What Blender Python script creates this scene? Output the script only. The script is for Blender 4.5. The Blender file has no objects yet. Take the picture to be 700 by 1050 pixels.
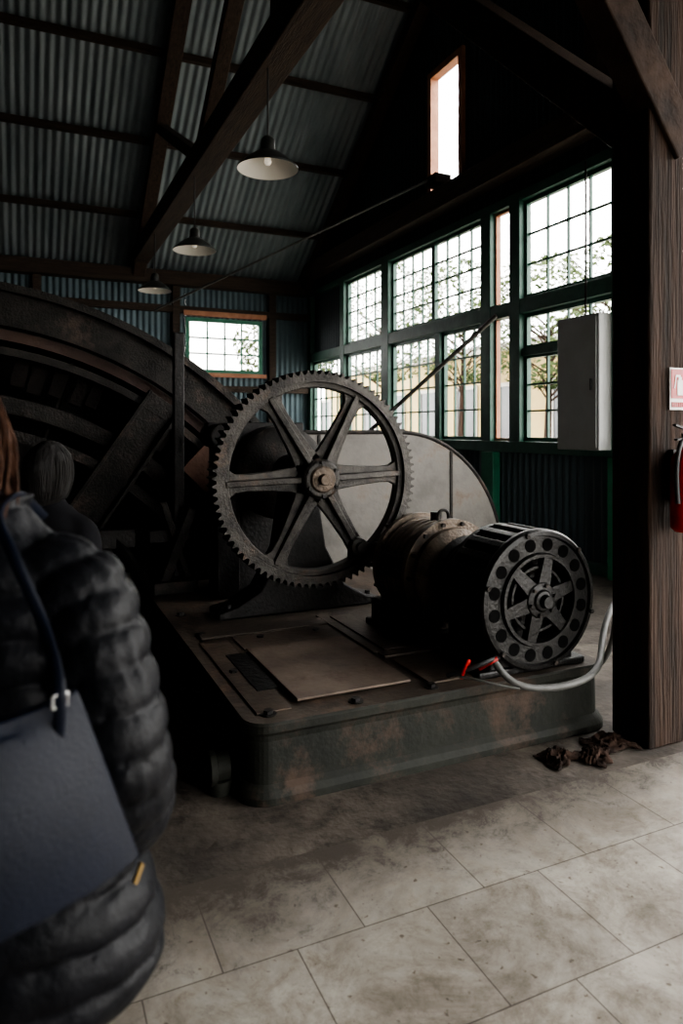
import bpy, bmesh, math, random
from mathutils import Vector, Matrix, noise
random.seed(4)
S=bpy.context.scene
COL=S.collection
PI=math.pi
# ------------------------------------------------------------------ materials
def mat(name,c1,c2=None,scale=4.0,rough=0.7,metal=0.0,bump=0.0,bscale=None,lo=0.35,hi=0.65,stretch=None,c3=None,rough2=None,coat=0,emit=0,spec=None,rust=None):
    m=bpy.data.materials.new(name); m.use_nodes=True
    nt=m.node_tree; N=nt.nodes; L=nt.links
    b=N['Principled BSDF']; b.inputs['Roughness'].default_value=rough; b.inputs['Metallic'].default_value=metal
    if coat: b.inputs['Coat Weight'].default_value=coat
    if spec is not None: b.inputs['Specular IOR Level'].default_value=spec
    if emit:
        b.inputs['Emission Color'].default_value=(*c1,1);b.inputs['Emission Strength'].default_value=emit
    if c2 is None: c2=tuple(x*0.75 for x in c1)
    tc=N.new('ShaderNodeTexCoord'); mp=N.new('ShaderNodeMapping')
    if stretch: mp.inputs['Scale'].default_value=stretch
    L.new(tc.outputs['Object'],mp.inputs['Vector'])
    n=N.new('ShaderNodeTexNoise'); n.inputs['Scale'].default_value=scale; n.inputs['Detail'].default_value=8; n.inputs['Roughness'].default_value=0.65
    L.new(mp.outputs[0],n.inputs['Vector'])
    r=N.new('ShaderNodeValToRGB'); e=r.color_ramp.elements
    e[0].position=lo; e[0].color=(*c1,1); e[1].position=hi; e[1].color=(*c2,1)
    if c3: 
        x=e.new(min(0.95,hi+0.12)); x.color=(*c3,1)
    L.new(n.outputs['Fac'],r.inputs['Fac']); col=r.outputs['Color']
    if rust:
        n5=N.new('ShaderNodeTexNoise'); n5.inputs['Scale'].default_value=rust[1]; n5.inputs['Detail'].default_value=10; n5.inputs['Roughness'].default_value=0.75
        L.new(tc.outputs['Object'],n5.inputs['Vector'])
        mr5=N.new('ShaderNodeMapRange');mr5.inputs['From Min'].default_value=rust[2];mr5.inputs['From Max'].default_value=rust[2]+0.12
        L.new(n5.outputs['Fac'],mr5.inputs['Value'])
        mx=N.new('ShaderNodeMix');mx.data_type='RGBA';mx.inputs[7].default_value=(*rust[0],1)
        L.new(mr5.outputs[0],mx.inputs['Factor']);L.new(col,mx.inputs[6]);col=mx.outputs[2]
        mm=N.new('ShaderNodeMapRange');mm.inputs['To Min'].default_value=metal;mm.inputs['To Max'].default_value=metal*0.25
        L.new(mr5.outputs[0],mm.inputs['Value']);L.new(mm.outputs[0],b.inputs['Metallic'])
    L.new(col,b.inputs['Base Color'])
    if rough2 is not None:
        mr=N.new('ShaderNodeMapRange'); mr.inputs['To Min'].default_value=rough; mr.inputs['To Max'].default_value=rough2
        L.new(n.outputs['Fac'],mr.inputs['Value']); L.new(mr.outputs[0],b.inputs['Roughness'])
    if bump:
        n2=N.new('ShaderNodeTexNoise'); n2.inputs['Scale'].default_value=bscale or scale*4; n2.inputs['Detail'].default_value=6
        L.new(mp.outputs[0],n2.inputs['Vector'])
        bp=N.new('ShaderNodeBump'); bp.inputs['Strength'].default_value=bump; bp.inputs['Distance'].default_value=0.02
        L.new(n2.outputs['Fac'],bp.inputs['Height']); L.new(bp.outputs[0],b.inputs['Normal'])
    return m
M_woodY=mat('timber_dark_y',(0.020,0.013,0.009),(0.050,0.031,0.020),3,0.75,0,0.5,stretch=(9,0.8,9),spec=0.3)
M_woodX=mat('timber_dark_x',(0.020,0.013,0.009),(0.046,0.030,0.020),3,0.75,0,0.5,stretch=(0.8,9,9),spec=0.3)
M_woodZ=mat('timber_post_wood',(0.008,0.005,0.0035),(0.042,0.024,0.016),1.8,0.85,0,0.8,stretch=(10,10,0.6),spec=0.2)
M_brace=mat('timber_brace',(0.013,0.008,0.006),(0.046,0.027,0.018),4,0.8,0,0.5,spec=0.2)
M_frameW=mat('window_wood',(0.26,0.10,0.045),(0.36,0.16,0.08),6,0.6,0,0.2)
M_green=mat('green_paint',(0.012,0.058,0.040),(0.026,0.094,0.064),6,0.5,0,0.2)
M_greenD=mat('green_paint_bright',(0.008,0.12,0.062),(0.016,0.165,0.09),6,0.5,0,0.2)
M_roof=mat('roof_metal',(0.14,0.17,0.185),(0.23,0.265,0.28),1.2,0.5,0.25,0.1,stretch=(3,0.6,1))
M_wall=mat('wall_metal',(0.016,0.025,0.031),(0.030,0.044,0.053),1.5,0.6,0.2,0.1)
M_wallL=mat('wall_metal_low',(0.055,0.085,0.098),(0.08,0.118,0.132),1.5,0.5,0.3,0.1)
M_iron=mat('cast_iron',(0.011,0.0105,0.010),(0.032,0.029,0.026),7,0.45,0.7,0.35,60,rough2=0.65,rust=((0.048,0.029,0.019),3.5,0.55))
M_ironD=mat('black_iron',(0.008,0.008,0.008),(0.020,0.018,0.017),6,0.5,0.5,0.3,40)
M_gear=mat('gear_iron',(0.026,0.025,0.024),(0.085,0.079,0.072),9,0.38,0.75,0.35,70,rough2=0.6,rust=((0.08,0.05,0.033),5,0.56))
M_rust=mat('bronze_brown_housing',(0.055,0.042,0.032),(0.16,0.12,0.086),9,0.5,0.35,0.4,60,rust=((0.11,0.062,0.037),6,0.54))
M_lag=mat('lagging_wood',(0.04,0.020,0.014),(0.07,0.036,0.024),5,0.65,0,0.4)
M_shoe=mat('brake_lining',(0.09,0.04,0.025),(0.14,0.066,0.04),5,0.65,0,0.4)
M_block=mat('wood_blocks',(0.005,0.0045,0.004),(0.013,0.010,0.0085),9,0.85,0,0.4,spec=0.15)
M_base=mat('base_paint',(0.010,0.011,0.0085),(0.024,0.025,0.019),3.2,0.6,0.1,0.2,30,rough2=0.8,spec=0.3,rust=((0.055,0.036,0.025),2.6,0.51))
M_top=mat('deck_steel',(0.030,0.023,0.018),(0.10,0.075,0.057),2.6,0.5,0.2,0.25,30,c3=(0.045,0.031,0.023),rough2=0.75,rust=((0.10,0.060,0.038),4,0.53))
M_plate=mat('loose_plate_steel',(0.08,0.057,0.043),(0.18,0.134,0.104),2.6,0.6,0.1,0.12,30,c3=(0.11,0.078,0.058),rust=((0.085,0.050,0.032),5,0.54))
M_plate2=mat('deck_plate_steel',(0.045,0.033,0.026),(0.13,0.097,0.074),2.6,0.5,0.2,0.2,30,c3=(0.05,0.036,0.027),rust=((0.10,0.058,0.036),4.5,0.52))
M_guard=mat('guard_sheet',(0.085,0.080,0.072),(0.15,0.139,0.126),2.5,0.55,0.35,0.12,30,rust=((0.10,0.075,0.055),2.5,0.54))
M_motor=mat('motor_black',(0.010,0.010,0.010),(0.024,0.023,0.022),8,0.38,0.5,0.25,60)
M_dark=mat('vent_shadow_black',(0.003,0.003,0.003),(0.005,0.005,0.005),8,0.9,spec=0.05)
M_box=mat('cabinet_paint',(0.27,0.275,0.265),(0.31,0.315,0.305),3,0.4,0,0.03)
M_white=mat('white_enamel',(0.75,0.74,0.70),(0.66,0.65,0.61),4,0.35)
M_shadein=mat('white_shade_lining',(0.85,0.82,0.75),(0.8,0.77,0.7),4,0.4)
M_bulb=mat('warm_bulb',(1.0,0.90,0.75),(1.0,0.90,0.75),4,0.4,emit=0.4)
M_shade=mat('shade_enamel',(0.02,0.022,0.02),(0.035,0.037,0.035),6,0.35,0.2)
M_red=mat('red_paint',(0.42,0.016,0.012),(0.35,0.012,0.01),4,0.35)
M_cable=mat('grey_cable',(0.06,0.06,0.056),(0.10,0.10,0.094),10,0.5)
M_black=mat('black_rubber',(0.012,0.012,0.013),(0.02,0.02,0.02),10,0.55)
M_conc=mat('concrete_dirty',(0.018,0.0145,0.0115),(0.10,0.082,0.066),1.5,0.75,0,0.3,26,lo=0.32,hi=0.60,c3=(0.19,0.165,0.137),rust=((0.028,0.021,0.016),4,0.49))
M_pit=mat('pit_concrete',(0.03,0.028,0.025),(0.05,0.045,0.04),3,0.9)
M_rag=mat('rag_cloth',(0.012,0.009,0.008),(0.05,0.03,0.022),8,0.95,0,0.3,spec=0.1)
M_coat=mat('coat_nylon',(0.0035,0.004,0.0055),(0.005,0.0055,0.008),9,0.5,0,0.2,60,spec=0.18)
M_coat2=mat('coat_wool',(0.005,0.005,0.006),(0.008,0.008,0.010),9,0.9,spec=0.1)
M_trous=mat('trousers_cloth',(0.006,0.006,0.009),(0.01,0.01,0.014),20,0.9,spec=0.1)
M_navy=mat('navy_leather',(0.0035,0.0055,0.0125),(0.0055,0.008,0.017),14,0.45,0,0.12,220,spec=0.18)
M_hairA=mat('hair_auburn',(0.03,0.012,0.006),(0.10,0.04,0.018),5,0.6,0,0.5,60,stretch=(30,30,3),spec=0.25)
M_hairB=mat('hair_black',(0.004,0.0035,0.0035),(0.010,0.008,0.007),6,0.5,0,0.5,60,stretch=(30,30,3),spec=0.25)
M_skin=mat('skin',(0.32,0.165,0.112),(0.37,0.20,0.138),8,0.5)
M_eye=mat('eye_dark',(0.02,0.015,0.01),(0.03,0.02,0.015),8,0.2)
M_lip=mat('lips',(0.34,0.10,0.09),(0.38,0.12,0.10),8,0.4)
M_gold=mat('brass',(0.6,0.42,0.18),(0.5,0.34,0.15),9,0.3,1.0)
M_silver=mat('steel_ring',(0.5,0.5,0.5),(0.4,0.4,0.4),9,0.35,1.0)
M_hill=mat('hill_green',(0.04,0.055,0.024),(0.12,0.135,0.075),0.35,0.95,c3=(0.24,0.22,0.18))
M_leaf=mat('tree_leaf',(0.03,0.048,0.018),(0.08,0.10,0.042),1.5,0.95,spec=0.1)
M_yel=mat('yellow_stucco',(0.40,0.30,0.13),(0.48,0.37,0.17),0.6,0.9)
M_wht=mat('white_stucco',(0.5,0.48,0.44),(0.44,0.42,0.39),0.6,0.9)
M_gnd=mat('yard_paving',(0.30,0.28,0.25),(0.40,0.37,0.33),0.5,0.95)
M_dglass=mat('dark_glass',(0.04,0.045,0.05),(0.06,0.065,0.07),1,0.2)

def tile_mat():
    m=bpy.data.materials.new('floor_tiles'); m.use_nodes=True
    nt=m.node_tree;N=nt.nodes;L=nt.links;b=N['Principled BSDF']
    tc=N.new('ShaderNodeTexCoord');mp=N.new('ShaderNodeMapping')
    mp.inputs['Location'].default_value=(-0.515+4.5*2,-2.38+0.43*40,0)
    L.new(tc.outputs['Object'],mp.inputs['Vector'])
    br=N.new('ShaderNodeTexBrick'); br.inputs['Scale'].default_value=1
    br.offset=0.5;br.offset_frequency=2
    br.inputs['Brick Width'].default_value=0.45;br.inputs['Row Height'].default_value=0.43
    br.inputs['Mortar Size'].default_value=0.003;br.inputs['Mortar Smooth'].default_value=0.5
    br.inputs['Color1'].default_value=(0.36,0.335,0.298,1);br.inputs['Color2'].default_value=(0.43,0.402,0.358,1)
    br.inputs['Mortar'].default_value=(0.12,0.10,0.085,1)
    L.new(mp.outputs[0],br.inputs['Vector'])
    def ns(scale,det,rg,stops,dist=0):
        n=N.new('ShaderNodeTexNoise');n.inputs['Scale'].default_value=scale;n.inputs['Detail'].default_value=det;n.inputs['Roughness'].default_value=rg;n.inputs['Distortion'].default_value=dist
        L.new(tc.outputs['Object'],n.inputs['Vector'])
        r=N.new('ShaderNodeValToRGB');e=r.color_ramp.elements
        e[0].position=stops[0][0];e[0].color=(*stops[0][1],1);e[1].position=stops[1][0];e[1].color=(*stops[1][1],1)
        L.new(n.outputs['Fac'],r.inputs['Fac']);return n,r
    n,r=ns(2.2,12,0.75,((0.36,(0.50,0.465,0.42)),(0.60,(1.07,1.065,1.05))),0.5)
    n2,r2=ns(7,12,0.85,((0.36,(0.55,0.51,0.46)),(0.54,(1,1,1))),0.4)
    n3,r3=ns(34,3,0.5,((0.28,(0.4,0.35,0.3)),(0.35,(1,1,1))))
    cur=br.outputs['Color']
    for rr in (r,r2,r3):
        mx=N.new('ShaderNodeMix');mx.data_type='RGBA';mx.blend_type='MULTIPLY';mx.inputs['Factor'].default_value=1
        L.new(cur,mx.inputs[6]);L.new(rr.outputs['Color'],mx.inputs[7]);cur=mx.outputs[2]
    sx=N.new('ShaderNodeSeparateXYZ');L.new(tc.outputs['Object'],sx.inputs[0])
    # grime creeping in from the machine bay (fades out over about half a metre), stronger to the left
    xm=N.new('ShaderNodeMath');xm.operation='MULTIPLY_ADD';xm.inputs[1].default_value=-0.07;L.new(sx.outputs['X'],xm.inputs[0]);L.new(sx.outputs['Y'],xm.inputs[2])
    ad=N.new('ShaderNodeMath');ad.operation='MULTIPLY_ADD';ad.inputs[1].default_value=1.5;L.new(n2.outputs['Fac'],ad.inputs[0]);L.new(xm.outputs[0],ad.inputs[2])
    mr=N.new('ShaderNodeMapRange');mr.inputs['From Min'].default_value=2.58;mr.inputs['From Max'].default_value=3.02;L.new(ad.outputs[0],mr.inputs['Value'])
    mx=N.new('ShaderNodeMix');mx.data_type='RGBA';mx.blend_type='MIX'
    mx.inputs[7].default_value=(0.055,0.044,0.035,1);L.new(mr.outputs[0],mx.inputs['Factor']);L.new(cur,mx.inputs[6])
    L.new(mx.outputs[2],b.inputs['Base Color'])
    b.inputs['Roughness'].default_value=0.65
    bp=N.new('ShaderNodeBump');bp.inputs['Strength'].default_value=0.3;bp.inputs['Distance'].default_value=0.01
    L.new(n2.outputs['Fac'],bp.inputs['Height']);L.new(bp.outputs[0],b.inputs['Normal'])
    return m
M_tile=tile_mat()

# ------------------------------------------------------------------ helpers
def empty(name):
    e=bpy.data.objects.new(name,None); COL.objects.link(e); e.empty_display_size=0.1; return e
def obj(name,verts,faces,m,parent=None,smooth=False,bevel=0,seg=2):
    me=bpy.data.meshes.new(name); me.from_pydata([tuple(v) for v in verts],[],faces); me.update()
    bm=bmesh.new();bm.from_mesh(me);bmesh.ops.recalc_face_normals(bm,faces=bm.faces);bm.to_mesh(me);bm.free()
    if isinstance(m,(list,tuple)):
        for x in m: me.materials.append(x)
    else: me.materials.append(m)
    o=bpy.data.objects.new(name,me);COL.objects.link(o)
    if smooth:
        for p in me.polygons:p.use_smooth=True
    if parent:o.parent=parent
    if bevel:
        b=o.modifiers.new('b','BEVEL');b.width=bevel;b.segments=seg;b.limit_method='ANGLE';b.angle_limit=math.radians(40)
    return o
BF=[(0,1,2,3),(4,7,6,5),(0,4,5,1),(1,5,6,2),(2,6,7,3),(3,7,4,0)]
def boxv(x0,x1,y0,y1,z0,z1):
    return [(x0,y0,z0),(x1,y0,z0),(x1,y1,z0),(x0,y1,z0),(x0,y0,z1),(x1,y0,z1),(x1,y1,z1),(x0,y1,z1)]
def box(name,x0,x1,y0,y1,z0,z1,m,parent=None,bevel=0):
    return obj(name,boxv(x0,x1,y0,y1,z0,z1),BF,m,parent,False,bevel)
class MB:
    def __init__(s): s.v=[];s.f=[]
    def add(s,v,f):
        n=len(s.v); s.v+= [tuple(x) for x in v]; s.f+=[tuple(i+n for i in q) for q in f]
    def box(s,*a): s.add(boxv(*a),BF)
    def beam(s,p,q,w,h,up=(0,0,1)):
        p=Vector(p);q=Vector(q);d=(q-p).normalized();u=Vector(up)
        if abs(d.dot(u))>0.98:u=Vector((0,1,0))
        r=d.cross(u).normalized();u=r.cross(d).normalized()
        vs=[]
        for c in (p,q):
            for a,b in ((-1,-1),(1,-1),(1,1),(-1,1)): vs.append(c+r*a*w/2+u*b*h/2)
        s.add(vs,[(0,1,2,3),(4,7,6,5),(0,4,5,1),(1,5,6,2),(2,6,7,3),(3,7,4,0)])
    def cyl(s,p,q,r,r2=None,seg=20):
        p=Vector(p);q=Vector(q);d=(q-p).normalized();u=Vector((0,0,1))
        if abs(d.dot(u))>0.98:u=Vector((0,1,0))
        a=d.cross(u).normalized();b=a.cross(d); r2=r if r2 is None else r2
        vs=[p+(a*math.cos(2*PI*i/seg)+b*math.sin(2*PI*i/seg))*r for i in range(seg)]+[q+(a*math.cos(2*PI*i/seg)+b*math.sin(2*PI*i/seg))*r2 for i in range(seg)]
        s.add(vs,[(i,(i+1)%seg,seg+(i+1)%seg,seg+i) for i in range(seg)]+[tuple(range(seg)),tuple(range(seg,2*seg))])
    def ring(s,c,r0,r1,y0,y1,seg=96,a0=0,a1=2*PI,prof=None):
        cx,cz=c; full=abs(a1-a0-2*PI)<1e-6; n=seg if full else seg+1
        vs=[]
        for i in range(n):
            a=a0+(a1-a0)*i/seg; ro=prof(i) if prof else r1
            for rr,y in((r0,y0),(ro,y0),(ro,y1),(r0,y1)): vs.append((cx+rr*math.cos(a),y,cz+rr*math.sin(a)))
        fs=[]
        for i in range(seg):
            j=(i+1)%n
            for k in range(4):
                l=(k+1)%4; fs.append((4*i+k,4*i+l,4*j+l,4*j+k))
        if not full: fs+=[(0,1,2,3),(4*(n-1),4*(n-1)+3,4*(n-1)+2,4*(n-1)+1)]
        s.add(vs,fs)
    def lathe(s,c,prof,seg=48,axis='Y'):
        vs=[];n=len(prof)
        for i in range(seg):
            a=2*PI*i/seg
            for r,t in prof:
                if axis=='Y': vs.append((c[0]+r*math.cos(a),t,c[1]+r*math.sin(a)))
                else: vs.append((c[0]+r*math.cos(a),c[1]+r*math.sin(a),t))
        fs=[]
        for i in range(seg):
            j=(i+1)%seg
            for k in range(n-1): fs.append((i*n+k,i*n+k+1,j*n+k+1,j*n+k))
        s.add(vs,fs)
    def prism(s,poly,y0,y1):
        n=len(poly); s.add([(x,y0,z) for x,z in poly]+[(x,y1,z) for x,z in poly],
            [tuple(range(n)),tuple(range(n,2*n))]+[(i,(i+1)%n,n+(i+1)%n,n+i) for i in range(n)])
    def out(s,name,m,parent=None,smooth=False,bevel=0):
        o=obj(name,s.v,s.f,m,parent,smooth,bevel)
        if smooth:
            o.data.set_sharp_from_angle(angle=math.radians(38)) if hasattr(o.data,'set_sharp_from_angle') else None
        return o
def tube(name,pts,r,m,parent=None,bez=True):
    c=bpy.data.curves.new(name,'CURVE');c.dimensions='3D';c.bevel_depth=r;c.bevel_resolution=4;c.use_fill_caps=True
    sp=c.splines.new('NURBS' if bez else 'POLY');sp.points.add(len(pts)-1)
    for i,p in enumerate(pts): sp.points[i].co=(*p,1)
    if bez: sp.use_endpoint_u=True;sp.order_u=min(4,len(pts))
    c.resolution_u=10
    c.materials.append(m);o=bpy.data.objects.new(name,c);COL.objects.link(o)
    if parent:o.parent=parent
    return o
def strands(name,paths,r,m,parent):
    c=bpy.data.curves.new(name,'CURVE');c.dimensions='3D';c.bevel_depth=r;c.bevel_resolution=1;c.use_fill_caps=True;c.resolution_u=6
    for pts in paths:
        sp=c.splines.new('NURBS');sp.points.add(len(pts)-1)
        for i,p in enumerate(pts): sp.points[i].co=(*p,1)
        sp.use_endpoint_u=True;sp.order_u=min(4,len(pts))
    c.materials.append(m);o=bpy.data.objects.new(name,c);COL.objects.link(o);o.parent=parent
    return o

# ------------------------------------------------------------------ room shell
XW=5.6; YB=13.9; EZ=4.67; SL=0.71; RY=5.5; YF=-3.0; XL=-9.0
def roofz(y): return EZ+SL*(YB-y) if y>RY else EZ+SL*(YB-RY)-SL*(RY-y)
fm=MB(); PX0,PX1,PY0,PY1=-4.3,3.05,5.75,7.45; TY=2.38
def q(x0,x1,y0,y1,z=0): fm.add([(x0,y0,z),(x1,y0,z),(x1,y1,z),(x0,y1,z)],[(0,1,2,3)])
q(XL,XW,YF,TY)
nt_=len(fm.f)
q(XL,XW,TY,PY0);q(XL,PX0,PY0,PY1);q(PX1,XW,PY0,PY1);q(XL,XW,PY1,YB)
np_=len(fm.f)
fm.add([(PX0,PY0,0),(PX1,PY0,0),(PX1,PY1,0),(PX0,PY1,0),(PX0,PY0,-4.4),(PX1,PY0,-4.4),(PX1,PY1,-4.4),(PX0,PY1,-4.4)],[(0,1,5,4),(1,2,6,5),(2,3,7,6),(3,0,4,7),(4,5,6,7)])
fl=fm.out('floor',[M_tile,M_conc,M_pit])
for i,p in enumerate(fl.data.polygons): p.material_index=0 if i<nt_ else (1 if i<np_ else 2)

def corr(name,fn,w,pitch,amp,m,parent=None,thick=0):
    n=int(w/pitch*8)+1;vs=[];fs=[]
    for i in range(n+1):
        s=w*i/n; off=amp*math.sin(2*PI*s/pitch)
        a,b=fn(s,off);vs+=[a,b]
    for i in range(n): fs.append((2*i,2*i+1,2*i+3,2*i+2))
    return obj(name,vs,fs,m,parent,True)
ceil=empty('ceiling')
nrm=Vector((0,SL,1)).normalized()
def rf(s,off):
    x=XL+s; o=off*nrm; ye=YB+0.5
    return ((x,ye+o.y,EZ-SL*0.5+o.z),(x,RY+o.y,roofz(RY)+o.z))
corr('roof_sheet_back',rf,XW-XL+0.3,0.13,0.017,M_roof,ceil)
def rf2(s,off):
    return ((XL+s,YF-0.5,roofz(YF-0.5)+off),(XL+s,RY,roofz(RY)+off))
corr('roof_sheet_front',rf2,XW-XL+0.3,0.13,0.017,M_roof,ceil)
pb=MB()
y=12.8
while y>RY:
    z=roofz(y)-0.09; pb.box(XL,XW,y-0.045,y+0.045,z-0.05,z+0.05); y-=1.2
y=4.6
while y>YF:
    z=roofz(y)-0.09; pb.box(XL,XW,y-0.045,y+0.045,z-0.05,z+0.05); y-=1.2
pb.out('roof_purlins',M_woodX,ceil)
def truss(x,name,w=0.24,web=True):
    t=MB()
    t.beam((x,YB-0.1,roofz(YB-0.1)-0.27),(x,RY,roofz(RY)-0.27),w*0.8,0.22)
    t.beam((x,RY,roofz(RY)-0.27),(x,YF+0.1,roofz(YF+0.1)-0.27),w*0.8,0.22)
    t.box(x-w/2,x+w/2,YF+0.02,YB-0.02,EZ-0.02,EZ+0.28)
    if web:
        t.beam((x,8.5,EZ+0.2),(x,11.2,roofz(11.2)-0.3),w*0.55,0.15)
        t.beam((x,8.5,EZ+0.2),(x,RY,7.1),w*0.6,0.17)
        t.beam((x,2.5,EZ+0.2),(x,-0.2,roofz(-0.2)-0.3),w*0.55,0.15)
        t.beam((x,2.5,EZ+0.2),(x,RY,7.1),w*0.6,0.17)
    t.box(x-w/3,x+w/3,RY-0.1,RY+0.1,EZ+0.28,roofz(RY)-0.3)
    return t.out(name,M_woodY,None,False,0.012)
truss(1.97,'roof_truss',0.28)
truss(-2.2,'roof_truss.001')
truss(-6.2,'roof_truss.002')
truss(XW-0.2,'roof_truss.003',0.26,False)
mb=MB(); mb.box(XL,XW-0.05,YB-0.26,YB-0.03,EZ-0.32,EZ-0.05); mb.out('trim_wall_plate_back',M_woodX,None,False,0.01)

BW=empty('wall_back')
wx0,wx1,wz0,wz1=2.9,4.48,2.67,3.77
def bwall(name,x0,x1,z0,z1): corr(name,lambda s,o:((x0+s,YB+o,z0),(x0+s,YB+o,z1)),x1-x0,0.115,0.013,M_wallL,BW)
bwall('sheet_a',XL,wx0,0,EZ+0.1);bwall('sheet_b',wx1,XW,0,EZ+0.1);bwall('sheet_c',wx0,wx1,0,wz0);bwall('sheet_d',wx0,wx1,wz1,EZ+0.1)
mb=MB(); mb.box(XL,XW,YB-0.14,YB-0.02,wz1+0.07,wz1+0.2); mb.box(XL,XW,YB-0.14,YB-0.02,2.3,2.42)
for x in (2.7,4.68,0.2,-2.5,-5): mb.box(x-0.07,x+0.07,YB-0.15,YB-0.02,0,EZ-0.3)
mb.out('studs',M_woodX,BW)
mb=MB();mb.box(2.84,4.54,YB-0.17,YB-0.141,wz1+0.02,wz1+0.12);mb.box(2.84,4.54,YB-0.17,YB-0.141,wz0-0.08,wz0-0.0);mb.out('window_casing',M_frameW,BW)
WL=empty('wall_left')
corr('sheet',lambda s,o:((XL+o,YF+s,0),(XL+o,YF+s,roofz(YF+s))),YB-YF,0.115,0.013,M_wall,WL)
WF=empty('wall_front')
def fwall(n,x0,x1,z0,z1): corr(n,lambda s,o:((x0+s,YF+o,z0),(x0+s,YF+o,z1)),x1-x0,0.115,0.013,M_wall,WF)
DX0,DX1,DZ=2.4,4.9,2.9  # unseen doorway, added and sized to steer daylight onto the foreground floor
fwall('sheet_a',XL,DX0,0,EZ+0.1);fwall('sheet_b',DX1,XW,0,EZ+0.1);fwall('sheet_c',DX0,DX1,DZ,EZ+0.1)
WR=empty('wall_right')
PH=0.115
def gw(n,y0,y1,z0,z1=None,m=M_wall):
    N_=max(2,int((y1-y0)/PH*8));vs=[];fs=[]
    for i in range(N_+1):
        y=y0+(y1-y0)*i/N_;x=XW+0.013*math.sin(2*PI*y/PH)
        vs+=[(x,y,z0),(x,y,z1 if z1 is not None else roofz(y)+0.02)]
    for i in range(N_): fs.append((2*i,2*i+1,2*i+3,2*i+2))
    obj(n,vs,fs,m,WR,True)
ZS,ZT,ZTOP=1.36,3.05,4.36
TW0,TW1,TZ0,TZ1=8.18,9.02,5.0,6.85
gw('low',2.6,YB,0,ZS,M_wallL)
gw('gable_a',TW1,YB,ZTOP+0.05);gw('gable_b',YF,TW0,ZTOP+0.05);gw('gable_c',TW0,TW1,TZ1);gw('gable_d',TW0,TW1,ZTOP+0.05,TZ0)
gw('upper_fill',12.15,YB,ZT,ZTOP+0.1)
gw('front_part',YF,-1.9,0,ZTOP+0.1)
gw('mid_part',2.4,2.9,0,ZTOP+0.1)
mb=MB()
mb.box(XW-0.12,XW+0.06,2.9,YB,ZS-0.10,ZS+0.04)
mb.box(XW-0.10,XW+0.06,2.9,YB,ZT-0.09,ZT+0.09)
mb.box(XW-0.10,XW+0.06,2.9,YB,ZTOP-0.02,ZTOP+0.10)
for a,b in ((2.9,3.05),(5.22,5.40),(6.86,7.06),(7.45,7.66),(10.24,10.5),(12.02,12.2),(13.7,13.9)):
    mb.box(XW-0.11,XW+0.07,a,b,ZS,ZTOP+0.02)
mb.box(XW-0.08,XW+0.05,2.9,YB,0,0.12)
mb.out('trim_window_wall',M_green,None,False,0.008)
mb=MB()
for a,b in ((5.15,5.42),(7.35,7.60),(10.2,10.4)): mb.box(XW-0.14,XW-0.02,a,b,0,ZS-0.10)
mb.out('trim_green_posts',M_greenD,None,False,0.008)
WN=[0]
def window(y0,y1,z0,z1,cols,rows,fm_=None,x=XW,fr=0.05,mw=0.024,plane='X',dd=0.03):
    WN[0]+=1; t=MB(); m=fm_ or M_green
    def bx(a,b,c,d,dx=dd):
        if plane=='X': t.box(x-dx,x+dx,a,b,c,d)
        else: t.box(a,b,x-dx,x+dx,c,d)
    bx(y0,y0+fr,z0,z1);bx(y1-fr,y1,z0,z1);bx(y0+fr,y1-fr,z0,z0+fr);bx(y0+fr,y1-fr,z1-fr,z1)
    for i in range(1,cols):
        c=y0+fr+(y1-y0-2*fr)*i/cols; bx(c-mw/2,c+mw/2,z0+fr,z1-fr,0.015)
    for i in range(1,rows):
        c=z0+fr+(z1-z0-2*fr)*i/rows; bx(y0+fr,y1-fr,c-mw/2,c+mw/2,0.014)
    return t.out('window_%d'%WN[0],m)
window(5.40,6.86,ZT+0.09,ZTOP-0.02,4,3)
window(5.40,6.86,2.52,ZT-0.09,4,1)
window(5.40,6.86,ZS+0.04,2.46,4,3)
box('trim_rail_a',XW-0.08,XW+0.05,5.40,6.86,2.44,2.53,M_green)
window(7.06,7.45,ZS+0.04,ZTOP-0.02,1,1,M_frameW,fr=0.035)
window(7.66,8.96,ZT+0.09,ZTOP-0.02,4,4);window(8.96,10.24,ZT+0.09,ZTOP-0.02,4,4)
window(7.66,8.70,ZS+0.04,ZT-0.09,4,4);box('trim_mullion_b',XW-0.08,XW+0.06,8.70,8.84,ZS,ZT,M_green);window(8.84,10.24,ZS+0.04,ZT-0.09,5,4)
window(10.5,12.02,ZT+0.09,ZTOP-0.02,4,4);window(10.5,12.02,ZS+0.04,ZT-0.09,5,4)
window(12.2,13.7,ZS+0.04,ZT-0.09,5,4)
window(3.05,5.22,ZT+0.09,ZTOP-0.02,6,3);window(3.05,5.22,ZS+0.04,ZT-0.09,6,3)
window(TW0-0.04,TW1+0.04,TZ0-0.04,TZ1+0.04,1,1,M_frameW,fr=0.10,dd=0.07)
window(wx0,wx1,wz0,wz1,4,3,M_greenD,x=YB-0.03,fr=0.08,mw=0.035,plane='Y')
rod=empty('tie_rod')
tube('rod',[(5.3,8.4,5.12),(2.1,12.6,3.66)],0.018,M_cable,rod,False)
o=box('rod_anchor',5.2,5.46,8.3,8.6,4.99,5.13,M_brace,rod,0.01)
rod2=empty('stay_pipe')
tube('pipe',[(5.48,7.3,3.0),(4.5,9.0,1.5),(4.2,9.5,1.0),(4.2,9.5,0.0)],0.03,M_cable,rod2,False)

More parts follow.
